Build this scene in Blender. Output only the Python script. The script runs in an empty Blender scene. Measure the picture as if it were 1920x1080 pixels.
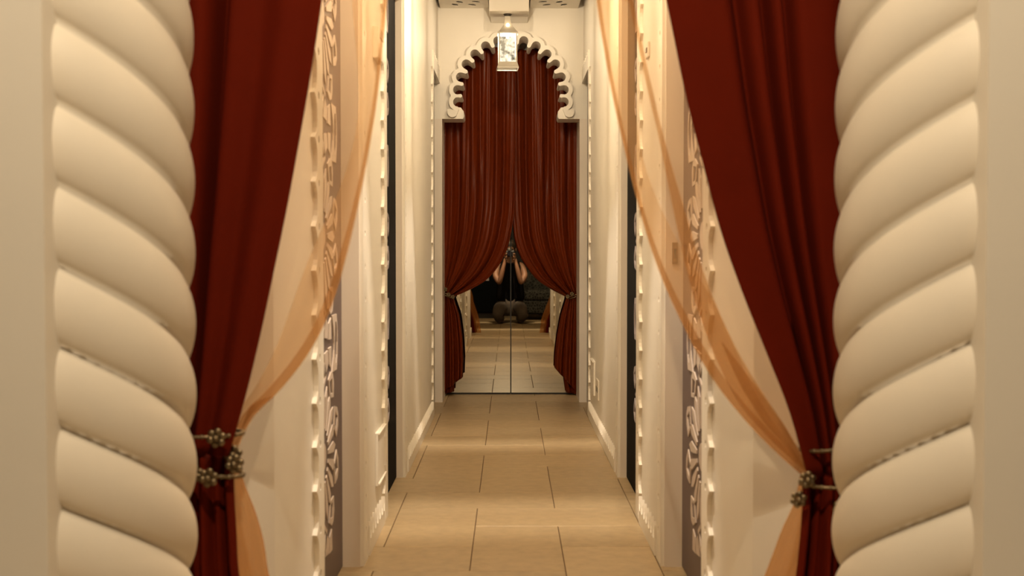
import bpy, bmesh, math, random
from mathutils import Vector, Matrix
from mathutils.geometry import tessellate_polygon
random.seed(7)
PI = math.pi
scn = bpy.context.scene
COL = scn.collection

# ------------------------------------------------------------------ camera
F_PX = 2200.0
cam_d = bpy.data.cameras.new('camera')
cam = bpy.data.objects.new('camera', cam_d); COL.objects.link(cam)
cam.location = (-0.0085, 0.0, 1.0)
cam.rotation_euler = (math.radians(90) - math.atan(65 / F_PX), 0, -math.atan(4.5 / F_PX))
cam_d.sensor_width = 36.0
cam_d.lens = F_PX / 1920 * 36
cam_d.clip_start = 0.02
cam_d.dof.use_dof = True
cam_d.dof.focus_distance = 8.0
cam_d.dof.aperture_fstop = 5.6
scn.camera = cam

# ------------------------------------------------------------------ world, exposure
w = bpy.data.worlds.new('world'); scn.world = w; w.use_nodes = True
w.node_tree.nodes['Background'].inputs[0].default_value = (1.0, 0.75, 0.5, 1)
w.node_tree.nodes['Background'].inputs[1].default_value = 0.02
scn.view_settings.view_transform = 'Standard'
scn.view_settings.look = 'None'
scn.view_settings.gamma = 1
scn.view_settings.exposure = 0.0
scn.view_settings.use_curve_mapping = False

LAMP_COL = (1.0, 0.855, 0.68)
BULB_W = 125.0
PANE_E = 1.9
LOBBY_FILL_W = 520.0

# ------------------------------------------------------------------ materials
def mat(name, col, rough=0.6, metal=0.0, noise=0.0, nscale=8.0, bump=0.0, bscale=60.0, rand=0.0, coat=0.0, spec=0.5):
    m = bpy.data.materials.new(name); m.use_nodes = True
    nt = m.node_tree; b = nt.nodes['Principled BSDF']
    b.inputs['Roughness'].default_value = rough
    b.inputs['Metallic'].default_value = metal
    b.inputs['Specular IOR Level'].default_value = spec
    if coat: b.inputs['Coat Weight'].default_value = coat
    b.inputs['Base Color'].default_value = (*col, 1)
    tc = nt.nodes.new('ShaderNodeTexCoord')
    if noise or rand:
        hsv = nt.nodes.new('ShaderNodeHueSaturation')
        hsv.inputs['Color'].default_value = (*col, 1)
        add = nt.nodes.new('ShaderNodeMath'); add.operation = 'ADD'; add.inputs[0].default_value = 1.0
        n = nt.nodes.new('ShaderNodeTexNoise'); n.inputs['Scale'].default_value = nscale; n.inputs['Detail'].default_value = 5
        nt.links.new(tc.outputs['Object'], n.inputs['Vector'])
        mr = nt.nodes.new('ShaderNodeMapRange')
        mr.inputs['From Min'].default_value = 0.25; mr.inputs['From Max'].default_value = 0.75
        mr.inputs['To Min'].default_value = -noise; mr.inputs['To Max'].default_value = noise
        nt.links.new(n.outputs['Fac'], mr.inputs['Value'])
        nt.links.new(mr.outputs[0], add.inputs[1])
        last = add
        if rand:
            oi = nt.nodes.new('ShaderNodeObjectInfo')
            mr2 = nt.nodes.new('ShaderNodeMapRange')
            mr2.inputs['To Min'].default_value = -rand; mr2.inputs['To Max'].default_value = rand
            nt.links.new(oi.outputs['Random'], mr2.inputs['Value'])
            a2 = nt.nodes.new('ShaderNodeMath'); a2.operation = 'ADD'
            nt.links.new(add.outputs[0], a2.inputs[0]); nt.links.new(mr2.outputs[0], a2.inputs[1]); last = a2
        nt.links.new(last.outputs[0], hsv.inputs['Value'])
        nt.links.new(hsv.outputs[0], b.inputs['Base Color'])
    if bump:
        n2 = nt.nodes.new('ShaderNodeTexNoise'); n2.inputs['Scale'].default_value = bscale; n2.inputs['Detail'].default_value = 6
        nt.links.new(tc.outputs['Object'], n2.inputs['Vector'])
        bp = nt.nodes.new('ShaderNodeBump'); bp.inputs['Strength'].default_value = bump; bp.inputs['Distance'].default_value = 0.004
        nt.links.new(n2.outputs['Fac'], bp.inputs['Height'])
        nt.links.new(bp.outputs[0], b.inputs['Normal'])
    return m

def cloth_mat(name, col, opacity=1.0, trans_col=(1, 1, 1), sheen=0.0, noise=0.06):
    m = bpy.data.materials.new(name); m.use_nodes = True
    nt = m.node_tree; nt.nodes.clear()
    out = nt.nodes.new('ShaderNodeOutputMaterial')
    d = nt.nodes.new('ShaderNodeBsdfDiffuse'); d.inputs[0].default_value = (*col, 1)
    t = nt.nodes.new('ShaderNodeBsdfTranslucent'); t.inputs[0].default_value = (*col, 1)
    mx = nt.nodes.new('ShaderNodeMixShader'); mx.inputs[0].default_value = 0.5
    nt.links.new(d.outputs[0], mx.inputs[1]); nt.links.new(t.outputs[0], mx.inputs[2])
    tr = nt.nodes.new('ShaderNodeBsdfTransparent'); tr.inputs[0].default_value = (*trans_col, 1)
    m2 = nt.nodes.new('ShaderNodeMixShader'); m2.inputs[0].default_value = opacity
    nt.links.new(tr.outputs[0], m2.inputs[1]); nt.links.new(mx.outputs[0], m2.inputs[2])
    nt.links.new(m2.outputs[0], out.inputs[0])
    return m

M = {}
M['plaster'] = mat('plaster', (0.80, 0.75, 0.665), 0.55, noise=0.03, nscale=3, bump=0.06, bscale=90)
M['plaster_lobby'] = mat('plaster_lobby', (0.66, 0.60, 0.51), 0.7, noise=0.03, nscale=3, bump=0.06, bscale=90)
M['column'] = mat('column_plaster', (0.80, 0.735, 0.63), 0.55, noise=0.03, nscale=6, bump=0.05, bscale=120)
M['trim'] = mat('trim_paint', (0.84, 0.785, 0.69), 0.4, noise=0.02)
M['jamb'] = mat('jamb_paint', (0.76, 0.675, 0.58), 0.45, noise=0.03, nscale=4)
M['tile'] = mat('stone_tile', (0.41, 0.302, 0.170), 0.40, noise=0.13, nscale=22, bump=0.12, bscale=70, rand=0.06, spec=0.35)
M['grout'] = mat('grout', (0.13, 0.075, 0.035), 0.9)
M['door_taupe'] = mat('door_taupe', (0.125, 0.085, 0.080), 0.5, noise=0.05)
M['door_black'] = mat('door_black', (0.006, 0.005, 0.0045), 0.85, spec=0.08)
M['fret'] = mat('fretwork_paint', (0.58, 0.48, 0.405), 0.5)
M['fret_dark'] = mat('fretwork_grey', (0.34, 0.29, 0.29), 0.6)
M['white_metal'] = mat('white_metal', (0.50, 0.46, 0.39), 0.45, noise=0.05, nscale=30)
M['dark_metal'] = mat('dark_metal', (0.05, 0.04, 0.03), 0.4, metal=0.8)
M['antique'] = mat('antique_gold', (0.22, 0.165, 0.095), 0.38, metal=0.85, noise=0.3, nscale=60)
M['velvet'] = mat('red_velvet', (0.105, 0.0068, 0.0003), 0.85, noise=0.05, nscale=14, spec=0.1)
M['satin'] = mat('rust_satin', (0.125, 0.0165, 0.002), 0.36, noise=0.08, nscale=14, spec=0.15)
M['sheer'] = cloth_mat('sheer_organza', (0.72, 0.47, 0.26), 0.28, (1.0, 0.93, 0.83))
M['sheer_hem'] = cloth_mat('sheer_hem', (0.50, 0.265, 0.10), 0.46, (1.0, 0.85, 0.67))
M['sheer_tail'] = cloth_mat('sheer_gathered', (0.50, 0.20, 0.055), 0.52, (1.0, 0.74, 0.46))
M['plate'] = mat('switch_plastic', (0.74, 0.68, 0.58), 0.35)
M['mirror'] = mat('mirror_silver', (0.47, 0.43, 0.345), 0.012, metal=1.0)
M['black'] = mat('black_gap', (0.008, 0.006, 0.005), 0.5)
M['skin'] = mat('skin', (0.27, 0.13, 0.07), 0.6)
M['shirt'] = mat('black_knit', (0.006, 0.005, 0.005), 0.9, spec=0.1)
M['trousers'] = mat('grey_brown_trousers', (0.085, 0.065, 0.048), 0.95, noise=0.1, nscale=12)
M['hair'] = mat('dark_hair', (0.03, 0.018, 0.010), 0.5)
M['cam_black'] = mat('camera_black', (0.02, 0.02, 0.02), 0.4)
M['cam_grey'] = mat('camera_grey', (0.16, 0.15, 0.13), 0.4)
M['lens_glass'] = mat('lens_glass', (0.02, 0.02, 0.03), 0.05, coat=1.0)
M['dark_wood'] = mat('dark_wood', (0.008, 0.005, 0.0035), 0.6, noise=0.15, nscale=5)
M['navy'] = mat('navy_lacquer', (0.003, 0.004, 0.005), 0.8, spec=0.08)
M['lilac'] = mat('pale_card', (0.55, 0.50, 0.55), 0.5)
M['void_shade'] = mat('painted_void_shade', (0.01, 0.007, 0.005), 0.9)

def damask():
    m = mat('grey_damask', (0.13, 0.125, 0.115), 0.9, spec=0.1)
    nt = m.node_tree; b = nt.nodes['Principled BSDF']
    tc = nt.nodes.new('ShaderNodeTexCoord')
    v = nt.nodes.new('ShaderNodeTexVoronoi'); v.inputs['Scale'].default_value = 26; v.feature = 'DISTANCE_TO_EDGE'
    nt.links.new(tc.outputs['Object'], v.inputs['Vector'])
    r = nt.nodes.new('ShaderNodeValToRGB')
    r.color_ramp.elements[0].position = 0.06; r.color_ramp.elements[0].color = (0.085, 0.085, 0.075, 1)
    r.color_ramp.elements[1].position = 0.16; r.color_ramp.elements[1].color = (0.025, 0.024, 0.022, 1)
    nt.links.new(v.outputs['Distance'], r.inputs[0]); nt.links.new(r.outputs[0], b.inputs['Base Color'])
    return m
M['damask'] = damask()

def pane_mat():
    m = bpy.data.materials.new('frosted_pane'); m.use_nodes = True
    nt = m.node_tree; nt.nodes.clear()
    out = nt.nodes.new('ShaderNodeOutputMaterial')
    em = nt.nodes.new('ShaderNodeEmission'); em.inputs[1].default_value = PANE_E
    tc = nt.nodes.new('ShaderNodeTexCoord')
    n = nt.nodes.new('ShaderNodeTexNoise'); n.inputs['Scale'].default_value = 28; n.inputs['Detail'].default_value = 6
    nt.links.new(tc.outputs['Object'], n.inputs['Vector'])
    r = nt.nodes.new('ShaderNodeValToRGB')
    r.color_ramp.elements[0].position = 0.40; r.color_ramp.elements[0].color = (0.10, 0.085, 0.06, 1)
    r.color_ramp.elements[1].position = 0.60; r.color_ramp.elements[1].color = (1.0, 0.86, 0.62, 1)
    nt.links.new(n.outputs['Fac'], r.inputs[0]); nt.links.new(r.outputs[0], em.inputs[0])
    tr = nt.nodes.new('ShaderNodeBsdfTransparent'); tr.inputs[0].default_value = (1, 0.97, 0.9, 1)
    mx = nt.nodes.new('ShaderNodeMixShader'); mx.inputs[0].default_value = 0.5
    nt.links.new(tr.outputs[0], mx.inputs[1]); nt.links.new(em.outputs[0], mx.inputs[2])
    nt.links.new(mx.outputs[0], out.inputs[0])
    return m
M['pane'] = pane_mat()
def glow_mat(name, col, e):
    m = bpy.data.materials.new(name); m.use_nodes = True
    nt = m.node_tree; nt.nodes.clear()
    out = nt.nodes.new('ShaderNodeOutputMaterial'); em = nt.nodes.new('ShaderNodeEmission')
    em.inputs[0].default_value = (*col, 1); em.inputs[1].default_value = e
    nt.links.new(em.outputs[0], out.inputs[0]); return m
M['bulb'] = glow_mat('bulb_glow', (1.0, 0.8, 0.5), 30)

# ------------------------------------------------------------------ helpers
class MB:
    """collects geometry in world coordinates; build() links ONE mesh object"""
    def __init__(s): s.bm = bmesh.new()
    def box(s, x0, x1, y0, y1, z0, z1, bev=0.0):
        vs = [s.bm.verts.new(p) for p in ((x0,y0,z0),(x1,y0,z0),(x1,y1,z0),(x0,y1,z0),(x0,y0,z1),(x1,y0,z1),(x1,y1,z1),(x0,y1,z1))]
        fs = [s.bm.faces.new([vs[i] for i in q]) for q in ((3,2,1,0),(4,5,6,7),(0,1,5,4),(1,2,6,5),(2,3,7,6),(3,0,4,7))]
        if bev:
            es = list({e for f in fs for e in f.edges})
            bmesh.ops.bevel(s.bm, geom=es, offset=bev, segments=1, affect='EDGES', profile=0.5)
        return s
    def poly(s, loops, t0, t1, fn):
        """extruded polygon with holes; loops of (a,b); fn(a,b,t)->xyz"""
        tri = tessellate_polygon([[Vector((a, b, 0)) for a, b in lp] for lp in loops])
        pts = [p for lp in loops for p in lp]
        A = [s.bm.verts.new(fn(a, b, t0)) for a, b in pts]
        B = [s.bm.verts.new(fn(a, b, t1)) for a, b in pts]
        new = []
        for i, j, k in tri:
            if len({i, j, k}) < 3: continue
            try:
                new.append(s.bm.faces.new((A[i], A[j], A[k]))); new.append(s.bm.faces.new((B[k], B[j], B[i])))
            except ValueError: pass
        o = 0
        for lp in loops:
            n = len(lp)
            for i in range(n):
                j = (i + 1) % n
                try: new.append(s.bm.faces.new((A[o+i], A[o+j], B[o+j], B[o+i])))
                except ValueError: pass
            o += n
        bmesh.ops.recalc_face_normals(s.bm, faces=new)
        return s
    def lathe(s, prof, c, n=24, sx=1, sy=1):
        """prof list of (r,z); around vertical axis at c"""
        rings = []
        for r, z in prof:
            rings.append([s.bm.verts.new((c[0] + sx*r*math.cos(2*PI*i/n), c[1] + sy*r*math.sin(2*PI*i/n), c[2] + z)) for i in range(n)])
        for a, b in zip(rings, rings[1:]):
            for i in range(n):
                s.bm.faces.new((a[i], a[(i+1) % n], b[(i+1) % n], b[i]))
        if prof[0][0] > 1e-6: s.bm.faces.new(rings[0][::-1])
        if prof[-1][0] > 1e-6: s.bm.faces.new(rings[-1])
        return s
    def tube(s, pts, r, n=8, closed=False):
        pts = [Vector(p) for p in pts]; m = len(pts); rings = []
        up = Vector((0.13, 0.21, 0.97)).normalized()
        for i, p in enumerate(pts):
            a = pts[(i-1) % m] if (closed or i > 0) else p
            b = pts[(i+1) % m] if (closed or i < m-1) else p
            t = (b - a).normalized()
            e1 = t.cross(up)
            if e1.length < 1e-4: e1 = t.cross(Vector((1, 0, 0)))
            e1.normalize(); e2 = t.cross(e1)
            rr = r[i] if isinstance(r, (list, tuple)) else r
            rings.append([s.bm.verts.new(p + rr*(math.cos(2*PI*k/n)*e1 + math.sin(2*PI*k/n)*e2)) for k in range(n)])
        rng = range(m) if closed else range(m-1)
        for i in rng:
            a, b = rings[i], rings[(i+1) % m]
            for k in range(n): s.bm.faces.new((a[k], a[(k+1) % n], b[(k+1) % n], b[k]))
        if not closed:
            s.bm.faces.new(rings[0][::-1]); s.bm.faces.new(rings[-1])
        return s
    def ball(s, c, r, seg=10, sc=(1, 1, 1)):
        mtx = Matrix.Translation(c) @ Matrix.Diagonal((*sc, 1))
        bmesh.ops.create_uvsphere(s.bm, u_segments=seg, v_segments=max(4, seg//2+1), radius=r, matrix=mtx)
        return s
    def build(s, name, m, parent=None, smooth=False):
        bmesh.ops.recalc_face_normals(s.bm, faces=s.bm.faces[:])
        me = bpy.data.meshes.new(name)
        if parent is not None:
            off = world_loc(parent)
            for v in s.bm.verts: v.co -= off
        s.bm.to_mesh(me); s.bm.free()
        me.materials.append(M[m])
        if smooth:
            for p in me.polygons: p.use_smooth = True
        o = bpy.data.objects.new(name, me); COL.objects.link(o)
        if parent is not None: o.parent = parent
        return o

def world_loc(o):
    v = Vector((0, 0, 0))
    while o is not None: v += o.location; o = o.parent
    return v
def tag(o, label=None, cat=None, group=None, kind=None):
    if label: o['label'] = label
    if cat: o['category'] = cat
    if group: o['group'] = group
    if kind: o['kind'] = kind
    return o
def thing(name, label, cat, loc, group=None):
    o = bpy.data.objects.new(name, None); COL.objects.link(o)
    o.location = loc; o.empty_display_size = 0.05
    return tag(o, label, cat, group)
def struct(o): o['kind'] = 'structure'; return o
def copy_tree(o, parent=None):
    c = o.copy(); COL.objects.link(c); c.parent = parent
    for ch in list(o.children): copy_tree(ch, c)
    return c
def smoothstep(a, b, x):
    t = min(1, max(0, (x - a) / (b - a))); return t*t*(3 - 2*t)
def crom(pts, t):
    """Catmull-Rom through pts (tuples), t in 0..1"""
    n = len(pts) - 1; f = min(max(t, 0), 1) * n; i = min(int(f), n-1); u = f - i
    p = lambda k: pts[min(max(k, 0), n)]
    out = []
    for d in range(len(pts[0])):
        a, b, c, e = p(i-1)[d], p(i)[d], p(i+1)[d], p(i+2)[d]
        out.append(0.5*((2*b) + (-a+c)*u + (2*a-5*b+4*c-e)*u*u + (-a+3*b-3*c+e)*u**3))
    return out

# ------------------------------------------------------------------ dimensions
W = 0.484                    # half width of the corridor
RC = 0.068                   # depth of the door recesses
CEIL = 2.63
DOORS = [(2.93, 3.72), (4.46, 5.21), (7.24, 7.86)]
RECESS = [0.057, 0.029, 0.027]
DOOR_H = 2.13
ARCH_Y0, ARCH_Y1 = 7.86, 8.08
MIR_Y = 8.31

# ------------------------------------------------------------------ floor: 30 x 60 stone tiles in an L-shaped bond
floor = MB().box(-2.3, 2.3, -2.7, 8.5, -0.10, -0.004).build('floor', 'grout'); struct(floor)
TM = 0.303; TX0 = -0.1345; TY0 = 3.67; G = 0.0016
def add_tile(x0, x1, y0, y1):
    lim = 2.2 if y0 < 1.7 else 0.62
    x0 = max(x0, -lim); x1 = min(x1, lim); y0 = max(y0, -2.6); y1 = min(y1, 8.36)
    if x1 - x0 < 0.03 or y1 - y0 < 0.03: return
    MB().box(x0+G, x1-G, y0+G, y1-G, -0.012, 0.0, 0.0012).build('floor_tile', 'tile', floor)
for r in range(-21, 17):
    y = TY0 + r*TM
    for c in range(-8, 8):
        k = (r + c) % 4
        x = TX0 + c*TM
        if k == 2: add_tile(x, x + 2*TM, y, y + TM)          # tile lying across
        elif k == 0: add_tile(x, x + TM, y, y + 2*TM)        # tile lying lengthwise

# ------------------------------------------------------------------ corridor walls
def side_wall(s, name):
    mb = MB()
    def bx(xa, xb, *r):
        a, b = sorted((s*xa, s*xb)); mb.box(a, b, *r)
    segs = [(2.36, DOORS[0][0]), (DOORS[0][1], DOORS[1][0]), (DOORS[1][1], DOORS[2][0])]
    for y0, y1 in segs: bx(W, W+0.16, y0, y1, 0, CEIL+0.12)
    for y0, y1 in DOORS: bx(W, W+0.16, y0, y1, DOOR_H, CEIL+0.12)
    # splayed end behind the doorway curtains
    mb.poly([[(W, 2.3601), (0.565, 2.14), (0.66, 2.14), (0.66, 2.3601)]], 0, CEIL+0.12, lambda a, b, t: (s*a, b, t))
    return struct(mb.build(name, 'plaster'))
wall_left = side_wall(-1, 'wall_left')
wall_right = side_wall(1, 'wall_right')
# painted linings of the far jambs, a little duller than the wall
def jamb(s, y, name, h=DOOR_H):
    a, b = sorted((s*(W+0.001), s*(W+0.10)))
    return MB().box(a, b, y-0.006, y+0.001, 0, h).build(name, 'jamb', wall_left if s < 0 else wall_right)
for s in (-1, 1):
    for y0, y1 in DOORS[:2]:
        jamb(s, y1, 'door_jamb')

# lobby shell: piers, header, side walls, back wall, ceiling
def pier(s, name):
    mb = MB()
    a, b = sorted((s*0.647, s*2.2)); mb.box(a, b, 1.612, 2.18, 0, 2.95)
    return struct(mb.build(name, 'plaster'))
pier(-1, 'wall_front_left'); pier(1, 'wall_front_right')
struct(MB().box(-0.647, 0.647, 1.612, 2.0, 2.36, 2.95).build('wall_front_header', 'plaster'))
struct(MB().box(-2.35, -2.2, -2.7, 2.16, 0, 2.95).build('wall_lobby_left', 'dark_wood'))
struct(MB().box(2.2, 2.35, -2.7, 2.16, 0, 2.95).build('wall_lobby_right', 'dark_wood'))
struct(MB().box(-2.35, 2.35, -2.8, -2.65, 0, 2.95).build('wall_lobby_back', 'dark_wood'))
struct(MB().box(-2.35, 2.35, -2.8, 2.16, 2.95, 3.05).build('ceiling_lobby', 'plaster_lobby'))

# corridor ceiling: solid as far as the pierced panels
cb = MB(); cb.box(-0.64, 0.64, 2.0, 6.72, CEIL, CEIL+0.12)
struct(cb.build('ceiling', 'plaster'))
struct(MB().box(-0.64, 0.64, 6.72, 8.5, CEIL+0.12, CEIL+0.2).build('ceiling_void', 'void_shade'))  # near-black colour stands in for shade in the cavity above the panels

# end wall behind the mirror
struct(MB().box(-0.7, 0.7, 8.36, 8.5, 0, CEIL+0.12).build('wall_end', 'plaster'))

# ------------------------------------------------------------------ multifoil arch
S_A = F_PX / ARCH_Y0
def apx(dx, y): return (dx / S_A, 1 + (475 - y) / S_A)
half = [(0, 77), (24, 80.5), (47, 90), (67, 105), (83, 123.5), (93.5, 147.5), (99, 171), (99, 193.5)]
cent = [apx(-dx, y) for dx, y in half[:0:-1]] + [apx(dx, y) for dx, y in half]
AC = (0.0, apx(0, 170)[1])
def inward(i, j):
    (x0, z0), (x1, z1) = cent[i], cent[j]
    mx, mz = (x0+x1)/2, (z0+z1)/2
    nx, nz = (z1-z0), -(x1-x0); L = math.hypot(nx, nz); nx /= L; nz /= L
    if nx*(AC[0]-mx) + nz*(AC[1]-mz) < 0: nx, nz = -nx, -nz
    return (mx, mz), (nx, nz)
r_n = 0.031
def arch_curve(r, tipd, tipw):
    """lobed curve from left springing to right springing"""
    pts = []
    n = len(cent)
    for i, (cx, cz) in enumerate(cent):
        a = cent[max(i-1, 0)]; b = cent[min(i+1, n-1)]
        tx, tz = b[0]-a[0], b[1]-a[1]; L = math.hypot(tx, tz); tx /= L; tz /= L
        ox, oz = -tz, tx
        if ox*(cx-AC[0]) + oz*(cz-AC[1]) < 0: ox, oz = -ox, -oz
        for k in range(9):
            th = PI * (1 - k/8.0)
            pts.append((cx + r*(math.cos(th)*tx + math.sin(th)*ox), cz + r*(math.cos(th)*tz + math.sin(th)*oz)))
        if i < n-1 and tipd:
            (mx, mz), (nx, nz) = inward(i, i+1)
            dx, dz = cent[i+1][0]-cx, cent[i+1][1]-cz; d = math.hypot(dx, dz); dx /= d; dz /= d
            for q, e in ((-tipw, tipd*0.75), (-tipw*0.5, tipd*0.96), (0, tipd), (tipw*0.5, tipd*0.96), (tipw, tipd*0.75)):
                pts.append((mx + dx*q + nx*e, mz + dz*q + nz*e))
    return pts
inner = arch_curve(r_n, 0.030, 0.012)
zb = 1 + (475 - 224) / S_A
xl, xr = inner[0][0], inner[-1][0]
foot = [(-0.32, zb), (-0.313, zb+0.014), (-0.315, zb+0.05), (-0.333, zb+0.075)]
mirr = [(-a, b) for a, b in foot][::-1]
outer = [(-0.46, zb)] + foot + inner + mirr + [(0.46, zb), (0.46, CEIL+0.12), (-0.46, CEIL+0.12)]
fxz = lambda a, b, t: (a, t, b)
arch_mb = MB().poly([outer], ARCH_Y0, ARCH_Y1, fxz)
for s in (-1, 1):
    a, b = sorted((s*0.46, s*0.64)); arch_mb.box(a, b, ARCH_Y0, 8.36, 0, CEIL+0.12)
arch = struct(arch_mb.build('wall_arch', 'plaster'))
# painted faces of the two pilasters under the arch
for s in (-1, 1):
    a, b = sorted((s*0.459, s*0.56))
    MB().box(a, b, ARCH_Y0-0.004, ARCH_Y1, 0, zb).build('pilaster_facing', 'jamb', arch)
# raised lobed moulding that follows the arch
r_o = 0.058
oc = []
n = len(cent)
for i, (cx, cz) in enumerate(cent):
    for k in range(0, 49):
        th = 2*PI*k/48
        p = (cx + r_o*math.cos(th), cz + r_o*math.sin(th))
        if all(math.hypot(p[0]-q[0], p[1]-q[1]) >= r_o-1e-5 for q in cent):
            # outside side only
            a = cent[max(i-1, 0)]; b = cent[min(i+1, n-1)]
            tx, tz = b[0]-a[0], b[1]-a[1]; ox, oz = -tz, tx
            if ox*(cx-AC[0]) + oz*(cz-AC[1]) < 0: ox, oz = -ox, -oz
            if (p[0]-cx)*ox + (p[1]-cz)*oz > -0.0: oc.append((i, -math.atan2((p[0]-cx)*ox + (p[1]-cz)*oz, (p[0]-cx)*(b[0]-a[0]) + (p[1]-cz)*(b[1]-a[1])), p))
oc.sort(key=lambda e: (e[0], e[1]))
oc = [e[2] for e in oc]
end_l = [(-0.388 + 0.035*math.cos(t), zb + 0.042 + 0.034*math.sin(t)) for t in [PI*0.75 + k*PI*1.0/8 for k in range(9)]]
end_r = [(-a, b) for a, b in end_l]
mould = oc + end_r + [(0.345, zb+0.062)] + inner[::-1] + [(-0.345, zb+0.062)] + end_l[::-1]
MB().poly([mould], ARCH_Y0-0.030, ARCH_Y0+0.001, fxz).build('arch_moulding', 'plaster', arch)

# ------------------------------------------------------------------ doors with white fretwork
def ngon(cx, cy, r, k, a0=0): return [(cx + r*math.cos(a0+2*PI*i/k), cy + r*math.sin(a0+2*PI*i/k)) for i in range(k)]
def rot(p, a, c): return (c[0] + p[0]*math.cos(a) - p[1]*math.sin(a), c[1] + p[0]*math.sin(a) + p[1]*math.cos(a))
def fret_polys(v0):
    """light pieces of one rosette centred at (0,v0); list of loops (with optional hole)"""
    P = []; c = (0, v0)
    P.append([ngon(0, v0, 0.040, 12)])
    n = 20
    for i in range(n):
        a = 2*PI*i/n
        P.append([[rot(q, a, c) for q in ((0.080, -0.006), (0.170, -0.0165), (0.205, 0.0), (0.170, 0.0165), (0.080, 0.006))]])
    for i in range(10):
        a = 2*PI*(i+0.5)/10
        L = [rot(q, a, c) for q in ((0.190, 0.0), (0.222, -0.052), (0.262, -0.030), (0.275, 0.0), (0.262, 0.030), (0.222, 0.052))]
        H = [rot(q, a, c) for q in ((0.204, 0.0), (0.226, -0.034), (0.258, 0.0), (0.226, 0.034))]
        P.append([L, H])
    # between rosettes: long lenses along the margin, bars and a dark star
    for sg in (-1, 1):
        vm = v0 + sg*0.31
        for su in (-1, 1):
            L = [(su*(0.150 + 0.040*math.sin(PI*k/8.0)*1), vm - 0.085 + 0.17*k/8.0) for k in range(9)]
            L2 = [(su*(0.258 - 0.001) - su*0.02*(1-math.sin(PI*k/8.0)), vm + 0.085 - 0.17*k/8.0) for k in range(9)]
            H = [(su*(0.222 + 0.024*math.cos(2*PI*k/10)), vm + 0.066*math.sin(2*PI*k/10)) for k in range(10)]
            if sg > 0: P.append([L + L2, H])
            P.append([[(su*0.02, vm - sg*0.018), (su*0.075, vm - sg*0.012), (su*0.085, vm - sg*0.05), (su*0.03, vm - sg*0.085)]])
            P.append([[(su*0.09, vm - sg*0.008), (su*0.14, vm - sg*0.006), (su*0.135, vm - sg*0.07), (su*0.098, vm - sg*0.055)]])
    return P
def make_door(idx, s, y0, y1, m, fm, rc):
    xf = s*(W + rc)
    a, b = sorted((xf, xf + s*0.04))
    d = struct(MB().box(a, b, y0, y1, 0.004, DOOR_H, 0.0).build('door_%d' % idx, m))
    yc = (y0 + y1) / 2 if rc != RECESS[1] else y0 + 0.15
    wsc = (y1 - y0) / 0.78
    for v0 in (0.42, 1.05, 1.68):
        mb = MB()
        for loops in fret_polys(v0):
            mb.poly(loops, 0.0, 0.004, lambda u, v, t: (xf - s*t, yc + u*wsc*1.08, v))
        mb.build('fretwork_rosette', fm, d)
    return d
k = 1
for s in (-1, 1):
    for i, (y0, y1) in enumerate(DOORS):
        make_door(k, s, y0, y1, 'door_taupe' if i == 0 else 'door_black', 'fret' if i == 0 else 'fret_dark', RECESS[i]); k += 1

# ------------------------------------------------------------------ scalloped trims round the openings
PITCH = 0.105
def scallop_edge(length, pitch, wlow, whigh):
    pts = []; nn = max(1, round(length / pitch)); p = length / nn
    for i in range(nn):
        for q in range(8):
            t = q/8.0
            pts.append((i*p + t*p, wlow + (whigh-wlow)*abs(2*t-1)**3.2))
    pts.append((length, whigh)); return pts, nn, p
trim_n = [0]
def trim(loops, s, y_of, z_of, th=0.011, m='trim'):
    trim_n[0] += 1
    o = MB().poly(loops, 0.0, th, lambda a, b, t: (s*(W - t), y_of(a, b), z_of(a, b))).build('trim_%d' % trim_n[0], m)
    return struct(o)
def vertical_trim(s, yedge, sgn):
    L = DOOR_H + 0.0
    e, nn, p = scallop_edge(L, PITCH, 0.084, 0.118)
    outline = [(0, 0.002)] + e + [(L, 0.002)]
    holes = [[(i*p + 0.010*math.cos(t), 0.060 + 0.010*math.sin(t)) for t in [2*PI*k/8 for k in range(8)]] for i in range(1, nn)]
    return trim([outline] + holes, s, lambda a, b: yedge + sgn*b, lambda a, b: a)
def head_trim(s, y0, y1):
    L = y1 - y0 + 0.16
    e, nn, p = scallop_edge(L, PITCH, 0.084, 0.118)
    outline = [(0, 0.0)] + e + [(L, 0.0)]
    holes = [[(i*p + 0.010*math.cos(t), 0.060 + 0.010*math.sin(t)) for t in [2*PI*k/8 for k in range(8)]] for i in range(1, nn)]
    return trim([outline] + holes, s, lambda a, b: y0 - 0.08 + a, lambda a, b: DOOR_H + b + 0.002)
for s in (-1, 1):
    for i, (y0, y1) in enumerate(DOORS):
        vertical_trim(s, y0, -1)
        if i < 2:
            vertical_trim(s, y1, 1)
            head_trim(s, y0, y1)
        else:
            trim([[(0, 0.0)] + scallop_edge(0.62, PITCH, 0.084, 0.118)[0] + [(0.62, 0.0)]], s, lambda a, b: y0 + a, lambda a, b: DOOR_H + b + 0.002)
def base_trim(s, y0, y1, name):
    L = y1 - y0
    e, nn, p = scallop_edge(L, 0.070, 0.052, 0.100)
    outline = [(0, 0.0)] + e + [(L, 0.0)]
    holes = [[((i+0.0)*p + 0.005*math.cos(t), 0.055 + 0.005*math.sin(t)) for t in [2*PI*k/6 for k in range(6)]] for i in range(1, nn)]
    return struct(MB().poly([outline] + holes, 0, 0.014, lambda a, b, t: (s*(W - t), y0 + a, b)).build(name, 'trim'))
for s, nm in ((-1, 'baseboard_left'), (1, 'baseboard_right')):
    base_trim(s, 2.37, 2.80, nm); base_trim(s, 3.852, 4.328, nm); base_trim(s, 5.342, 7.108, nm)

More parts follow.
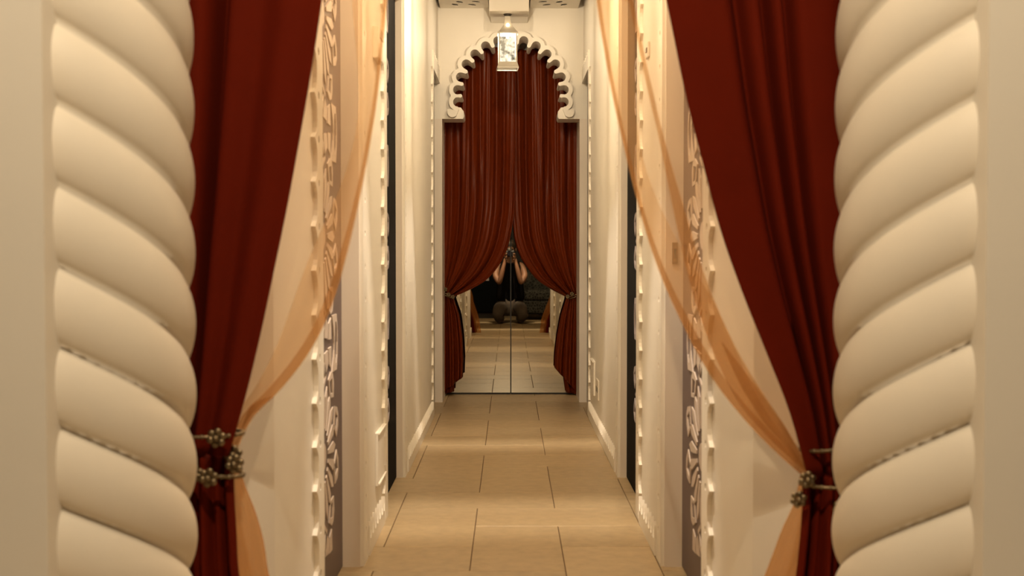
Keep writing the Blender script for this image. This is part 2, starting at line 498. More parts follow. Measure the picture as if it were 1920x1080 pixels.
# ------------------------------------------------------------------ spiral columns
def spiral_column(s, label):
    cx, cy = s*0.735, 1.85
    root = thing('spiral_column', label, 'column', (cx, cy, 0))
    ns, q, pitch = 6, 14, 0.115
    z0, z1, nz = 0.16, 2.20, 190
    bm = MB(); rows = []
    ph = COL_PHASE[s]
    for iz in range(nz+1):
        z = z0 + (z1-z0)*iz/nz
        row = []
        for i in range(ns*q):
            f = (i % q) / q
            r = 0.202 + 0.022*(max(0.0, 1-(2*f-1)**2))**0.62
            th = 2*PI*i/(ns*q) + (z - ph)/(ns*pitch)*2*PI*(-1)
            # th measured from facing the viewer (-Y) towards the opening
            row.append(bm.bm.verts.new((cx - s*r*math.sin(th), cy - r*math.cos(th), z)))
        rows.append(row)
    m = ns*q
    for a, b in zip(rows, rows[1:]):
        for i in range(m): bm.bm.faces.new((a[i], a[(i+1) % m], b[(i+1) % m], b[i]))
    bm.bm.faces.new(rows[0][::-1]); bm.bm.faces.new(rows[-1])
    sh = bm.build('shaft', 'column', root, smooth=True)
    MB().lathe([(0.24, 0.0), (0.24, 0.08), (0.215, 0.09), (0.23, 0.11), (0.23, 0.135), (0.2, 0.16)], (cx, cy, 0), 40).build('base', 'column', root)
    MB().lathe([(0.2, 2.20), (0.225, 2.22), (0.225, 2.24), (0.205, 2.25), (0.235, 2.33), (0.24, 2.36)], (cx, cy, 0), 40).build('capital', 'column', root)
    return root
COL_PHASE = {-1: -0.005, 1: 0.001}
spiral_column(-1, 'cream plaster rope-twist column at the left of the doorway')
spiral_column(1, 'cream plaster rope-twist column at the right of the doorway')

# ------------------------------------------------------------------ curtains
def cloth(name, m, L, R, yfn, nu=60, nv=70, parent=None, thick=0.0, u0=0.0, u1=1.0):
    """L,R: paths (x,z) from top to bottom; yfn(u,v)->y"""
    mb = MB(); g = []
    for j in range(nv+1):
        v = j/nv
        lx, lz = crom(L, v); rx, rz = crom(R, v)
        row = []
        for i in range(nu+1):
            u = u0 + (u1-u0)*i/nu
            row.append(mb.bm.verts.new((lx+(rx-lx)*u, yfn(u, v), lz+(rz-lz)*u)))
        g.append(row)
    for a, b in zip(g, g[1:]):
        for i in range(nu): mb.bm.faces.new((a[i], a[i+1], b[i+1], b[i]))
    o = mb.build(name, m, parent, smooth=True)
    if thick:
        sd = o.modifiers.new('thickness', 'SOLIDIFY'); sd.thickness = thick; sd.offset = 0
    return o
YC = 2.09; SC = F_PX / YC
def npx(x, y): return ((x - 955.5)/SC - 0.0085, 1 - (y - 475)/SC)      # near curtain plane
TOPZ = 2.30
def resample(pts, n=14):
    out = []; d = [0]
    for a, b in zip(pts, pts[1:]): d.append(d[-1] + math.hypot(b[0]-a[0], b[1]-a[1]))
    for k in range(n):
        t = d[-1]*k/(n-1)
        i = 0
        while i < len(d)-2 and d[i+1] < t: i += 1
        f = (t-d[i])/max(1e-9, d[i+1]-d[i])
        out.append(tuple(pts[i][q]+(pts[i+1][q]-pts[i][q])*f for q in (0, 1)))
    return out
def near_velvet(s, label):
    # s=-1 left, +1 right
    if s < 0:
        edge = [(-0.235, TOPZ), (-0.285, 1.80), npx(615, 0), npx(583, 200), npx(545, 400), npx(500, 610), npx(458, 780), npx(436, 850)]
        tail = [npx(436, 850), npx(432, 880), npx(438, 930), npx(442, 1010), npx(446, 1080), (-0.44, 0.2), (-0.41, 0.015)]
    else:
        edge = [(0.10, TOPZ), (0.185, 1.80), npx(1240, 0), npx(1282, 200), npx(1340, 420), npx(1400, 590), npx(1462, 730), npx(1502, 860), npx(1508, 890)]
        tail = [npx(1508, 890), npx(1510, 920), npx(1505, 980), npx(1500, 1040), npx(1498, 1080), (0.44, 0.2), (0.41, 0.015)]
    zt = edge[-1][1]
    xo = s*0.64
    out_e = [(xo, TOPZ), (xo, 1.5), (xo, 1.0), (s*0.635, zt+0.2), (s*0.625, zt)]
    out_t = [(s*0.625, zt), (s*0.63, zt-0.15), (xo, 0.3), (xo, 0.015)]
    root = thing('velvet_curtain', label, 'curtain', (s*0.58, YC, 0), 'velvet curtains in the doorway')
    def f(u, v):
        if s < 0:
            w = 0.5*math.cos(2*PI*(1.62*u+0.02)) + 0.2*math.cos(2*PI*(4.1*u+0.3)) + 3.1*math.exp(-((u-0.41)/0.038)**2) + 0.9*math.exp(-((u-0.03)/0.06)**2)
        else:
            w = 0.4*math.cos(2*PI*(1.4*u+0.05)) + 2.3*math.exp(-((u-0.43)/0.026)**2) + 2.6*math.exp(-((u-0.53)/0.026)**2) + 1.9*math.exp(-((u-0.66)/0.034)**2) + 1.5*math.exp(-((u-0.10)/0.08)**2)
        return w
    def yt(u, v): return YC - 0.030 + (0.024 - 0.006*v)*f(u, v)
    a = cloth('drape', 'velvet', resample(out_e, 16), resample(edge, 16), yt, 90, 60, root, 0.004)
    def yb(u, v): return YC + 0.026*math.cos(2*PI*(2.4*u+0.1)) * (0.5+0.6*v) + 0.01*math.cos(2*PI*6*u)
    cloth('tail', 'velvet', resample(out_t, 10), resample(tail, 10), yb, 60, 30, root, 0.004)
    return root
near_velvet(-1, 'dark red velvet curtain tied back beside the left rope-twist column')
near_velvet(1, 'dark red velvet curtain tied back beside the right rope-twist column')

def near_sheer(s, label):
    root = thing('sheer_curtain', label, 'curtain', (s*0.45, YC+0.04, 0), 'sheer curtains in the doorway')
    ys = YC + 0.068; sc = F_PX/ys
    npx = lambda x, y: ((x - 955.5)/sc - 0.0085, 1 - (y - 475)/sc)
    if s < 0:
        R = [(-0.10, TOPZ), (-0.165, 1.85), npx(728, 0), npx(718, 110), npx(703, 225), npx(684, 330), npx(660, 440), npx(634, 540), npx(600, 625), npx(560, 690), npx(515, 742), npx(478, 775), npx(452, 815), npx(440, 850)]
        Lp = [(-0.30, TOPZ), (-0.34, 1.8), npx(575, 0), npx(545, 200), npx(505, 400), npx(470, 600), npx(440, 760), npx(428, 850)]
        tR = [npx(440, 850), npx(448, 885), npx(472, 940), npx(492, 1010), npx(502, 1080), (-0.385, 0.2), (-0.36, 0.02)]
        tL = [npx(425, 850), npx(425, 900), npx(428, 1000), npx(432, 1080), (-0.46, 0.2), (-0.43, 0.02)]
    else:
        R = [(0.07, TOPZ), (0.11, 1.85), npx(1116, 0), npx(1134, 110), npx(1150, 195), npx(1177, 310), npx(1211, 440), npx(1252, 550), npx(1303, 655), npx(1352, 732), npx(1405, 797), npx(1455, 848), npx(1502, 890)]
        Lp = [(0.20, TOPZ), (0.25, 1.8), npx(1290, 0), npx(1330, 200), npx(1385, 420), npx(1440, 600), npx(1490, 760), npx(1520, 885)]
        tR = [npx(1502, 890), npx(1500, 925), npx(1475, 975), npx(1452, 1040), npx(1437, 1080), (0.385, 0.2), (0.36, 0.02)]
        tL = [npx(1525, 890), npx(1525, 930), npx(1525, 1000), npx(1518, 1080), (0.46, 0.2), (0.43, 0.02)]
    R = resample(R, 26); Lp = resample(Lp, 26)
    fn = lambda u, v: ys + 0.008*math.cos(2*PI*(1.6*u+0.2)) + 0.004*math.cos(2*PI*5*u)*v
    cloth('drape', 'sheer', Lp, R, fn, 50, 70, root)
    # rolled hem along the free edge
    hem_in = []
    for k, (p, q) in enumerate(zip(R, Lp)):
        d = math.hypot(q[0]-p[0], q[1]-p[1])
        v = k/25.0
        wd = (0.007 + 0.013*smoothstep(0.62, 0.95, v)) if s < 0 else (0.007 + 0.014*smoothstep(0.65, 0.95, v))
        wd = min(wd, d*0.95); hem_in.append((p[0]+(q[0]-p[0])*wd/d, p[1]+(q[1]-p[1])*wd/d))
    cloth('hem', 'sheer_hem', hem_in, R, lambda u, v: ys - 0.006 + 0.002*math.cos(PI*u), 8, 70, root)
    soft = []
    for k, (p, q) in enumerate(zip(R, Lp)):
        d = math.hypot(q[0]-p[0], q[1]-p[1]); wd = min(0.050 + 0.02*math.sin(k*0.7), d*0.9)
        soft.append((p[0]+(q[0]-p[0])*wd/d, p[1]+(q[1]-p[1])*wd/d))
    cloth('fold', 'sheer', soft, R, lambda u, v: ys - 0.002 + 0.004*math.cos(2*PI*u), 14, 70, root)
    if s > 0:
        A = resample([(0.13, TOPZ), (0.16, 1.8), npx(1176, 0), npx(1205, 140), npx(1238, 280), npx(1262, 400), npx(1292, 530), npx(1330, 650), npx(1390, 765), npx(1450, 830), npx(1508, 882)], 22)
        B = resample([(0.14, TOPZ), (0.17, 1.8), npx(1184, 0), npx(1214, 140), npx(1248, 280), npx(1284, 400), npx(1324, 530), npx(1372, 640), npx(1432, 740), npx(1480, 810), npx(1516, 878)], 22)
        cloth('fold', 'sheer_hem', A, B, lambda u, v: ys - 0.010 + 0.003*math.cos(2*PI*u), 10, 60, root)
        A2 = resample([npx(1350, 640), npx(1385, 720), npx(1430, 790), npx(1475, 840), npx(1512, 884)], 10)
        B2 = resample([npx(1352, 640), npx(1425, 735), npx(1470, 800), npx(1500, 845), npx(1520, 880)], 10)
        cloth('fold', 'sheer_hem', A2, B2, lambda u, v: ys - 0.016, 6, 24, root)
    else:
        A = resample([npx(452, 812), npx(470, 780), npx(492, 758), npx(515, 742)], 8)
        B = resample([npx(458, 790), npx(470, 760), npx(490, 748), npx(515, 741)], 8)
        cloth('fold', 'sheer_hem', A, B, lambda u, v: ys - 0.012, 6, 16, root)
    cloth('tail', 'sheer_tail', resample(tL, 12), resample(tR, 12), lambda u, v: ys - 0.006 + 0.009*math.cos(2*PI*2.2*u)*v, 40, 30, root)
    return root
near_sheer(-1, 'sheer golden organza curtain swept to the left velvet curtain')
near_sheer(1, 'sheer golden organza curtain swept to the right velvet curtain')

def flower(mb, c, r):
    c = Vector(c)
    for k in range(6):
        a = 2*PI*k/6 + 0.3
        mb.ball(c + Vector((r*0.7*math.cos(a), -0.001, r*0.7*math.sin(a))), r*0.42, 8, (1, 0.5, 1))
    mb.ball(c + Vector((0, -0.006, 0)), r*0.4, 8)
def tieback(label, cx, cy, h, rx, ry, bands, flowers, fr, group):
    root = thing('curtain_tieback', label, 'tieback', (cx, cy, h), group)
    for dz, tilt in bands:
        pts = [(cx + rx*math.cos(2*PI*i/28), cy + ry*math.sin(2*PI*i/28), h + dz + tilt*math.cos(2*PI*i/28)) for i in range(28)]
        mb = MB(); mb.tube(pts, fr*0.22, 6, True)
        for p in pts[::1]: mb.ball(p, fr*0.30, 6)
        mb.build('band', 'antique', root, smooth=True)
    for f in flowers:
        mb = MB(); flower(mb, f, fr); mb.build('flower', 'antique', root, smooth=True)
    return root
def nf(x, y, dy): p = npx(x, y); return (p[0], YC - dy, p[1])
tieback('antique metal flower tieback on the left velvet curtain', -0.562, YC-0.008, 0.645, 0.078, 0.047, [(0.035, 0.0), (-0.030, -0.01)],
        [nf(420, 812, 0.062), nf(375, 880, 0.05), nf(405, 885, 0.062), nf(446, 865, 0.035), nf(440, 850, 0.02)], 0.016, 'tiebacks in the doorway')
tieback('antique metal flower tieback on the right velvet curtain', 0.585, YC-0.008, 0.62, 0.074, 0.047, [(0.04, 0.01), (-0.030, 0.0)],
        [nf(1505, 892, 0.045), nf(1490, 930, 0.04), nf(1570, 830, 0.05), nf(1566, 944, 0.05)], 0.014, 'tiebacks in the doorway')
rod = thing('curtain_rod', 'dark curtain rod spanning the doorway above the velvet curtains', 'curtain rod', (0, YC+0.02, TOPZ))
MB().tube([(-0.64, YC+0.02, TOPZ+0.012), (0.64, YC+0.02, TOPZ+0.012)], 0.012, 12).build('pole', 'dark_metal', rod, True)
for s in (-1, 1): MB().ball((s*0.635, YC+0.02, TOPZ+0.012), 0.02, 12).build('finial', 'dark_metal', rod, True)

# ---- far curtains in front of the mirror
YF = 8.19; SF = F_PX / YF
def fpx(x, y): return ((x - 955.5)/SF - 0.0085, 1 - (y - 475)/SF)
def far_curtain(s, label):
    root = thing('satin_curtain', label, 'curtain', (s*0.44, YF, 0), 'rust curtains in front of the mirror')
    zt = 2.42
    if s < 0:
        E = [(0.03, zt), (0.03, 2.0), fpx(966, 300), fpx(964, 400), fpx(957, 445), fpx(946, 480), fpx(930, 506), fpx(908, 528), fpx(882, 543), fpx(858, 553), fpx(850, 556)]
        T = [fpx(850, 556), fpx(853, 566), fpx(862, 592), fpx(867, 630), fpx(869, 670), fpx(868, 706)]
        O = [(-0.478, zt), (-0.478, 1.8), (-0.478, 1.2), fpx(828, 500), fpx(829, 545)]
        OT = [fpx(829, 545), fpx(827, 600), fpx(826, 680), fpx(826, 741)]
    else:
        E = [(-0.01, zt), (0.0, 2.0), fpx(958, 300), fpx(960, 400), fpx(964, 445), fpx(974, 480), fpx(990, 504), fpx(1008, 526), fpx(1032, 542), fpx(1054, 553), fpx(1062, 557)]
        T = [fpx(1062, 557), fpx(1060, 566), fpx(1052, 592), fpx(1045, 630), fpx(1041, 665), fpx(1040, 690)]
        O = [(0.478, zt), (0.478, 1.8), (0.478, 1.2), fpx(1085, 500), fpx(1084, 548)]
        OT = [fpx(1084, 548), fpx(1086, 600), fpx(1087, 680), fpx(1087, 742)]
    ph = 0.1 if s < 0 else 0.45
    dy = s*0.026
    def fy(u, v):
        k = 1 - 0.35*smoothstep(0.6, 1.0, v)
        w = 0.024*math.cos(2*PI*(3.4*u + ph + 0.10*math.sin(5*u+2*v))) + 0.012*math.cos(2*PI*(6.9*u + 0.3 + ph) + 1.1*math.sin(3*v+4*u)) + 0.0035*math.cos(2*PI*(15.1*u) + 4*v)
        return YF + dy + k*w*(0.6+0.4*smoothstep(0, 0.3, u)*1) - 0.035*math.sin(PI*smoothstep(0.45, 1.0, v))*u
    cloth('drape', 'satin', resample(O, 24), resample(E, 24), fy, 130, 80, root, 0.003)
    def fyt(u, v):
        return YF + dy - 0.01 + (0.024*math.cos(2*PI*(2.6*u + ph)) + 0.010*math.cos(2*PI*(5.7*u + 0.2)))*(0.45+0.55*v)
    TT = resample(T, 14); OO = resample(OT, 14)
    cloth('tail', 'satin', OO, TT, fyt, 80, 40, root, 0.003)
    # longer lining layer below the tail
    def lx(p, d): return (p[0], p[1])
    if s < 0:
        LT = [fpx(845, 560), fpx(850, 620), fpx(853, 690), fpx(851, 735)]
    else:
        LT = [fpx(1066, 560), fpx(1058, 620), fpx(1055, 690), fpx(1062, 738)]
    cloth('lining', 'satin', resample([fpx(829, 548), fpx(827, 650), fpx(827, 741)] if s < 0 else [fpx(1084, 548), fpx(1086, 650), fpx(1086, 742)], 8), resample(LT, 8),
          lambda u, v: YF + dy + 0.03 + 0.012*math.cos(2*PI*2*u), 40, 24, root, 0.003)
    return root
far_curtain(-1, 'rust satin curtain swept to the left in front of the mirror')
far_curtain(1, 'rust satin curtain swept to the right in front of the mirror')
def ff(x, y, d=0.026): p = fpx(x, y); return (p[0], YF-0.055+(d if x > 957 else -d), p[1])
tieback('beaded tieback on the left rust curtain by the mirror', -0.448, YF-0.023, fpx(0, 552)[1], 0.042, 0.040, [(0.006, -0.018), (-0.008, -0.018)], [ff(836, 542), ff(842, 552), ff(850, 556)], 0.014, 'tiebacks by the mirror')
tieback('beaded tieback on the right rust curtain by the mirror', 0.445, YF+0.029, fpx(0, 555)[1], 0.042, 0.040, [(0.006, 0.014), (-0.008, 0.014)], [ff(1064, 556), ff(1072, 551)], 0.014, 'tiebacks by the mirror')

# ------------------------------------------------------------------ mirror doors
for s, nm in ((-1, 'left'), (1, 'right')):
    a, b = sorted((s*0.0025, s*0.46))
    root = thing('mirror_panel', 'tall frameless mirror panel, %s of the black seam behind the rust curtains' % nm, 'mirror', ((a+b)/2, MIR_Y, 0), 'mirror panels')
    MB().box(a, b, MIR_Y, MIR_Y+0.006, 0.006, 2.42).build('glass', 'mirror', root)
    MB().box(a-0.0, b, MIR_Y+0.006, MIR_Y+0.03, 0.006, 2.42).build('backing', 'black', root)
    MB().box(a, b, MIR_Y-0.006, MIR_Y+0.004, 0.0, 0.011).build('bottom_rail', 'black', root)
    c, d = sorted((0.0, s*0.004))
    MB().box(c, d, MIR_Y-0.004, MIR_Y+0.004, 0.006, 2.42).build('edge_strip', 'black', root)

# ------------------------------------------------------------------ lanterns
def lantern(label, x, y, zbase, bulb_w, group='corridor lanterns', rz=0.0, drop=None):
    root = thing('hanging_lantern', label, 'lantern', (0, 0, 0), group)
    # built about the origin, base at z=0
    hw = 0.058
    b = MB().lathe([(0.036*1.414, 0.036), (0.036*1.414, 0.040)], (0, 0, 0), 4).build('shadow_plate', 'white_metal', root); b.rotation_euler.z = PI/4  # inner plate added and sized to cast the dark bands on the floor
    mb = MB(); rg = []
    for rr, zz in ((0.0645, 0.002), (0.066, 0.0), (0.066, 0.008), (0.0555, 0.040), (0.0535, 0.040), (0.0645, 0.007)):
        rg.append([mb.bm.verts.new((rr*1.414*math.cos(PI/4+k*PI/2), rr*1.414*math.sin(PI/4+k*PI/2), zz)) for k in range(4)])
    for i in range(6):
        a_, b_ = rg[i], rg[(i+1) % 6]
        for k in range(4): mb.bm.faces.new((a_[k], a_[(k+1) % 4], b_[(k+1) % 4], b_[k]))
    mb.build('base', 'white_metal', root)
    for sx in (-1, 1):
        for sy in (-1, 1):
            MB().box(sx*0.053-0.004, sx*0.053+0.004, sy*0.053-0.004, sy*0.053+0.004, 0.036, 0.216).build('post', 'white_metal', root)
    for sx, sy in ((1, 0), (-1, 0), (0, 1), (0, -1)):
        if sx: MB().box(sx*0.052-0.001, sx*0.052+0.001, -0.049, 0.049, 0.040, 0.212).build('pane', 'pane', root)
        else: MB().box(-0.049, 0.049, sy*0.052-0.001, sy*0.052+0.001, 0.040, 0.212).build('pane', 'pane', root)
    r2 = 1.414
    rf = MB().lathe([(0.062*r2, 0.212), (0.062*r2, 0.220), (0.052*r2, 0.230), (0.030*r2, 0.262), (0.020*r2, 0.285), (0.0155*r2, 0.32), (0.017*r2, 0.325), (0.0, 0.327)], (0, 0, 0), 4).build('roof', 'white_metal', root)
    rf.rotation_euler.z = PI/4
    mb = MB()
    for k in range(14): mb.ball((0, -0.0305, 0.268), 0.0095, 10, (1, 0.6, 1)) if k == 0 else None
    mb.build('roof_opening', 'bulb', root, True)
    top = 0.340 if drop is None else drop
    MB().tube([(0, 0, 0.32), (0, 0, top)], 0.004, 8).lathe([(0.026, 0), (0.022, -0.010), (0.006, -0.014)], (0, 0, top), 16).build('ceiling_hook', 'dark_metal', root, True)
    MB().lathe([(0.003, 0.188), (0.008, 0.191), (0.010, 0.198), (0.007, 0.207), (0.006, 0.213)], (0, 0, 0), 12).build('bulb', 'bulb', root, True)
    ld = bpy.data.lights.new('lantern_bulb', 'POINT'); ld.energy = bulb_w; ld.color = LAMP_COL; ld.shadow_soft_size = 0.010
    lo = bpy.data.objects.new('bulb_light', ld); COL.objects.link(lo); lo.parent = root; lo.location = (0, 0, 0.178)
    root.location = (x, y, zbase); root.rotation_euler.z = rz
    return root
BOX_Z = 1 + (475 - 24) * 7.2 / F_PX
lantern('white metal lantern with glowing frosted panes hanging before the arch', -0.021, 7.29, BOX_Z - 0.340, BULB_W*0.2, rz=0.05)
for i, yy in enumerate((5.35, 3.5)):
    lantern(['white metal lantern nearest the arch lantern, above the black doors', 'white metal lantern above the taupe doors'][i], 0.0, yy, CEIL-0.340, BULB_W*1.5, rz=0.06)
lantern('unseen lantern added inside the doorway to brighten the near walls', 0.0, 2.42, CEIL-0.340, BULB_W*0.42, rz=0.06)  # extra unseen lantern, added to lift the near walls and jambs
# unseen lobby lantern, added to light the columns and pier faces
lantern('unseen lantern added in the lobby to light the columns', -0.05, 0.45, 2.36, LOBBY_FILL_W, 'added lobby fill', drop=2.95-2.36)

# ceiling box that carries the end lantern
bx = thing('ceiling_box', 'white boxed ceiling beam above the end lantern', 'beam', (0, 7.2, BOX_Z))
MB().box(-0.122-0.012, 0.122-0.012, 7.2, 7.37, BOX_Z, CEIL+0.12, 0.004).build('box', 'plaster', bx)
MB().box(-0.122-0.010, 0.122-0.010, 7.37, ARCH_Y0, BOX_Z+0.055, CEIL+0.12, 0.004).build('beam', 'plaster', bx)

# pierced ceiling panels
def pierced(s, label):
    a0, b0 = (0.137, 0.458)
    loops = [[(a0, 6.72), (b0, 6.72), (b0, ARCH_Y0), (a0, ARCH_Y0)]]
    c = (0.30, 7.36)
    for r, k, l, wd, ph in ((0.06, 5, 0.030, 0.014, 0), (0.14, 9, 0.036, 0.019, 0.2), (0.225, 13, 0.036, 0.020, 0), (0.31, 18, 0.036, 0.020, 0.1), (0.395, 22, 0.036, 0.020, 0), (0.48, 26, 0.036, 0.020, 0.1)):
        for i in range(k):
            a = 2*PI*i/k + ph; cc = (c[0] + r*math.cos(a), c[1] + r*math.sin(a))
            lp = [rot(q, a+0.6, cc) for q in ((-l, 0), (-l*0.4, -wd), (l*0.4, -wd*0.8), (l, 0), (l*0.4, wd*0.8), (-l*0.4, wd))]
            if all(a0+0.02 < p[0] < b0-0.02 and 6.76 < p[1] < ARCH_Y0-0.05 for p in lp): loops.append(lp)
    root = MB().poly(loops, CEIL, CEIL+0.003, lambda a, b, t: (s*a - 0.01, b, t)).build('pierced_ceiling_panel', 'plaster')
    tag(root, label, 'ceiling panel', 'pierced ceiling panels')
pierced(-1, 'white ceiling panel pierced with leaf holes, left of the boxed beam')
pierced(1, 'white ceiling panel pierced with leaf holes, right of the boxed beam')

# ------------------------------------------------------------------ small fittings on the walls
def plate(name, label, cat, s, y0, y1, z0, z1, parts=(), m='plate', th=0.008):
    root = thing(name, label, cat, (s*W, (y0+y1)/2, z0))
    a, b = sorted((s*W, s*(W-th))); MB().box(a, b, y0, y1, z0, z1, 0.002).build('cover', m, root)
    for nm, ya, yb, za, zb_, mm, t in parts:
        a, b = sorted((s*(W-th+0.001), s*(W-th-t))); MB().box(a, b, ya, yb, za, zb_, 0.0005).build(nm, mm, root)
    return root
plate('access_panel', 'cream access panel low on the left wall between the doors', 'panel', -1, 4.13, 4.385, 0.175, 0.365, [('rim', 4.14, 4.375, 0.357, 0.363, 'trim', 0.006), ('rim', 4.14, 4.375, 0.178, 0.184, 'trim', 0.006)], 'plaster', 0.010)
plate('wall_socket', 'double wall socket low on the right wall near the arch', 'socket', 1, 6.42, 6.58, 0.19, 0.30, [('socket_hole', 6.45, 6.475, 0.23, 0.26, 'black', 0.001), ('socket_hole', 6.52, 6.545, 0.23, 0.26, 'black', 0.001)])
plate('cover_plate', 'tall narrow cover plate beside the socket on the right wall', 'cover plate', 1, 6.72, 6.95, 0.18, 0.38, [('rim', 6.73, 6.94, 0.37, 0.376, 'trim', 0.005)], 'plaster', 0.010)
plate('thermostat', 'white thermostat high on the left wall behind the sheer curtain', 'thermostat', -1, 4.10, 4.26, 1.68, 1.79, [('display', 4.13, 4.23, 1.755, 1.785, 'jamb', 0.002)], 'plate', 0.022)
plate('wall_sensor', 'small dark wall fitting high on the right wall behind the sheer curtain', 'wall fitting', 1, 4.14, 4.20, 1.69, 1.745, [('button', 4.155, 4.185, 1.71, 1.725, 'dark_metal', 0.003)], 'jamb', 0.008)
lk = thing('lock_plate', 'small brass strike plate on the right taupe door jamb', 'lock', (W+0.03, DOORS[0][1]-0.006, 0.96))
MB().box(W+0.022, W+0.040, DOORS[0][1]-0.009, DOORS[0][1]-0.005, 0.965, 1.035, 0.001).build('plate', 'antique', lk)
MB().box(W+0.027, W+0.035, DOORS[0][1]-0.011, DOORS[0][1]-0.008, 0.985, 1.015).build('latch_hole', 'black', lk)

# ------------------------------------------------------------------ lobby seen in the mirror
cab = thing('dark_cabinet', 'tall dark cabinet standing behind the photographer in the mirror', 'cabinet', (-0.62, -1.6, 0))
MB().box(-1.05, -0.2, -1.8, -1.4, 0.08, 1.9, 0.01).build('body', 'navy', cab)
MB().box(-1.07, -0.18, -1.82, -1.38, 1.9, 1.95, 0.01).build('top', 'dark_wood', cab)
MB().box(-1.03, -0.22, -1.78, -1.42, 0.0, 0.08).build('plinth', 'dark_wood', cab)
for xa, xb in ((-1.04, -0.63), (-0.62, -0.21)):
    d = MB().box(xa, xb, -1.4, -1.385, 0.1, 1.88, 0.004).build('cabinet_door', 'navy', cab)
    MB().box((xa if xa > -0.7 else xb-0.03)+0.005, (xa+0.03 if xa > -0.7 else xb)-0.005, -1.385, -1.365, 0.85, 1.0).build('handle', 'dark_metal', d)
cd = MB().box(-0.375, -0.325, -1.372, -1.366, 0.58, 0.68, 0.001).build('pale_card', 'lilac'); tag(cd, 'pale lilac card stuck on the dark cabinet in the mirror', 'card')
ch = thing('armchair', 'grey patterned high-backed chair behind the photographer in the mirror', 'chair', (0.55, -1.3, 0))
MB().box(0.17, 0.93, -1.62, -1.46, 0.35, 1.15, 0.04).build('backrest', 'damask', ch)
MB().box(0.19, 0.91, -1.48, -0.92, 0.28, 0.45, 0.04).build('seat', 'damask', ch)
for xa in (0.13, 0.85): MB().box(xa, xa+0.12, -1.55, -0.95, 0.25, 0.66, 0.04).build('armrest', 'damask', ch)
MB().box(0.16, 0.94, -1.58, -0.93, 0.10, 0.29, 0.015).build('skirt', 'damask', ch)
for xa in (0.19, 0.87):
    for ya in (-1.56, -0.99): MB().box(xa, xa+0.045, ya, ya+0.045, 0, 0.11).build('leg', 'dark_wood', ch)

# ------------------------------------------------------------------ the kneeling photographer (seen in the mirror)
def skinned(name, verts, edges, radii, m, parent, root_i=0, sub=2):
    me = bpy.data.meshes.new(name)
    off = world_loc(parent) if parent else Vector((0, 0, 0))
    me.from_pydata([tuple(Vector(v)-off) for v in verts], edges, [])
    o = bpy.data.objects.new(name, me); COL.objects.link(o)
    if parent: o.parent = parent
    o.modifiers.new('skin', 'SKIN')
    if not me.skin_vertices: me.skin_vertices.new()
    sv = me.skin_vertices[0].data
    for i, r in enumerate(radii):
        sv[i].radius = r if isinstance(r, tuple) else (r, r)
        sv[i].use_root = (i == root_i)
    o.modifiers['skin'].use_smooth_shade = True
    s = o.modifiers.new('sub', 'SUBSURF'); s.levels = sub; s.render_levels = sub
    me.materials.append(M[m])
    return o
person = thing('person', 'kneeling person in black top photographing, reflected in the mirror', 'person', (0, -0.25, 0))
V = [(0, -0.36, 0.24), (0, -0.33, 0.42), (0, -0.29, 0.62), (0, -0.27, 0.80), (0, -0.26, 0.90), (0, -0.235, 0.97), (0, -0.225, 1.06), (0, -0.235, 1.13)]
R_ = [(0.15, 0.12), (0.125, 0.10), (0.145, 0.10), (0.12, 0.085), (0.052, 0.052), (0.062, 0.068), (0.075, 0.088), (0.055, 0.062)]
E = [(i, i+1) for i in range(7)]
for s in (-1, 1):
    b = len(V)
    V += [(s*0.165, -0.265, 0.83), (s*0.215, -0.17, 0.68), (s*0.155, -0.05, 0.575), (s*0.115, -0.075, 0.73), (s*0.078, -0.095, 0.875), (s*0.062, -0.10, 0.93)]
    R_ += [0.058, 0.045, 0.039, 0.036, 0.024, 0.028]
    E += [(3, b), (b, b+1), (b+1, b+2), (b+2, b+3), (b+3, b+4), (b+4, b+5)]
    b = len(V)
    V += [(s*0.11, -0.33, 0.22), (s*0.15, -0.10, 0.215), (s*0.175, 0.09, 0.125), (s*0.16, 0.03, 0.065), (s*0.14, -0.20, 0.06), (s*0.13, -0.42, 0.055), (s*0.13, -0.55, 0.04)]
    R_ += [0.10, 0.085, 0.065, 0.055, 0.052, 0.040, 0.030]
    E += [(0, b), (b, b+1), (b+1, b+2), (b+2, b+3), (b+3, b+4), (b+4, b+5), (b+5, b+6)]
body = skinned('body', V, E, R_, 'skin', person)
# top
top = skinned('black_top', [(0, -0.355, 0.26), (0, -0.325, 0.42), (0, -0.285, 0.62), (0, -0.27, 0.79), (0, -0.262, 0.865), (-0.15, -0.265, 0.825), (0.15, -0.265, 0.825)],
        [(0, 1), (1, 2), (2, 3), (3, 4), (3, 5), (3, 6)], [(0.25, 0.16), (0.225, 0.135), (0.205, 0.125), (0.15, 0.10), (0.065, 0.065), 0.072, 0.072], 'shirt', person)
tv = [(0, -0.37, 0.20)]; te = []; tr_ = [(0.155, 0.13)]
for s in (-1, 1):
    b = len(tv)
    tv += [(s*0.11, -0.33, 0.215), (s*0.15, -0.10, 0.215), (s*0.178, 0.095, 0.125), (s*0.162, 0.03, 0.072), (s*0.14, -0.20, 0.066), (s*0.13, -0.40, 0.060)]
    tr_ += [0.115, 0.102, 0.082, 0.066, 0.062, 0.052]
    te += [(0, b), (b, b+1), (b+1, b+2), (b+2, b+3), (b+3, b+4), (b+4, b+5)]
skinned('trousers', tv, te, tr_, 'trousers', person)
for s in (-1, 1):
    skinned('shoe', [(s*0.13, -0.42, 0.05), (s*0.13, -0.50, 0.05), (s*0.13, -0.60, 0.045)], [(0, 1), (1, 2)], [0.042, 0.045, 0.035], 'cam_black', person)
hb = MB(); hb.ball((0, -0.262, 1.095), 0.098, 18, (0.92, 1.0, 1.08)); hb.ball((0, -0.325, 1.0), 0.07, 12, (0.95, 0.7, 1.2))
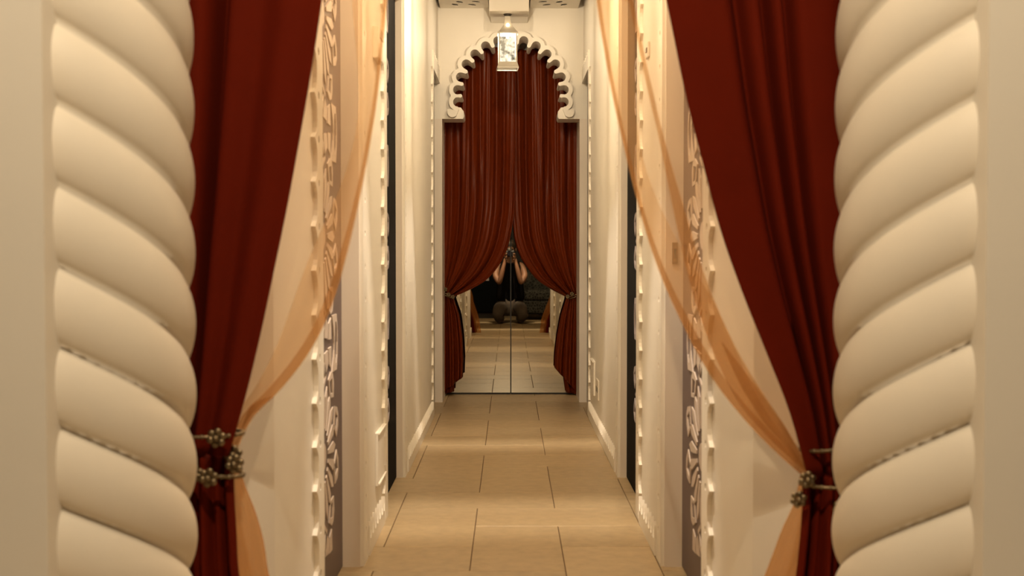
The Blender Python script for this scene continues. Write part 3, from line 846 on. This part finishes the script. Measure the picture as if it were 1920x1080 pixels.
hb.build('hair', 'hair', person, True)
for s in (-1, 1):
    # five fingers curling under and round the camera and lens
    for k in range(4):
        fz = 0.965 + 0.016*k - 0.03; L = (0.95, 1.05, 1.0, 0.8)[k]
        x0 = s*0.066
        skinned('finger', [(x0, -0.11, fz-0.01), (s*(0.070), -0.075*L - 0.002, fz+0.002), (s*0.058, -0.050*L-0.004, fz+0.012), (s*0.040, -0.045, fz+0.016)],
                [(0, 1), (1, 2), (2, 3)], [0.0098, 0.009, 0.0085, 0.007], 'skin', person, sub=1)
    skinned('thumb', [(s*0.062, -0.115, 0.93), (s*0.075, -0.145, 0.955), (s*0.055, -0.160, 0.985)], [(0, 1), (1, 2)], [0.012, 0.0105, 0.0085], 'skin', person, sub=1)
# face details on the head
for s in (-1, 1):
    MB().ball((s*0.032, -0.155, 1.055), 0.012, 10).build('eye', 'cam_black', person, True)
    MB().ball((s*0.082, -0.235, 1.05), 0.022, 10, (0.4, 0.8, 1.2)).build('ear', 'skin', person, True)
MB().ball((0, -0.137, 1.03), 0.016, 10, (0.8, 1.1, 1.4)).build('nose', 'skin', person, True)
MB().ball((0, -0.150, 0.992), 0.018, 10, (1.3, 0.5, 0.4)).build('mouth', 'skin', person, True)

pc = thing('photo_camera', 'black camera held up to the face by the kneeling person', 'camera', (0, -0.09, 0.95))
MB().box(-0.068, 0.060, -0.130, -0.080, 0.952, 1.035, 0.008).build('body', 'cam_black', pc)
MB().box(-0.034, 0.018, -0.128, -0.082, 1.035, 1.075, 0.008).build('viewfinder_hump', 'cam_grey', pc)
mbl = MB(); prof = [(0.034, 0.0), (0.036, 0.01), (0.035, 0.030), (0.038, 0.034), (0.038, 0.052), (0.036, 0.058)]
rings = []
for r, d in prof: rings.append([mbl.bm.verts.new((-0.0085 + r*math.cos(2*PI*i/24), -0.080 + d, 1.0 + r*math.sin(2*PI*i/24))) for i in range(24)])
for a, b in zip(rings, rings[1:]):
    for i in range(24): mbl.bm.faces.new((a[i], a[(i+1) % 24], b[(i+1) % 24], b[i]))
mbl.bm.faces.new(rings[0]); mbl.build('lens_barrel', 'cam_black', pc, True)
mbg = MB(); rg = [mbg.bm.verts.new((-0.0085 + 0.034*math.cos(2*PI*i/24), -0.026, 1.0 + 0.034*math.sin(2*PI*i/24))) for i in range(24)]
mbg.bm.faces.new(rg); mbg.build('front_element', 'lens_glass', pc)
MB().lathe([(0.009, 1.035), (0.009, 1.043), (0.006, 1.046)], (0.043, -0.105, 0), 14).build('shutter_dial', 'cam_grey', pc)
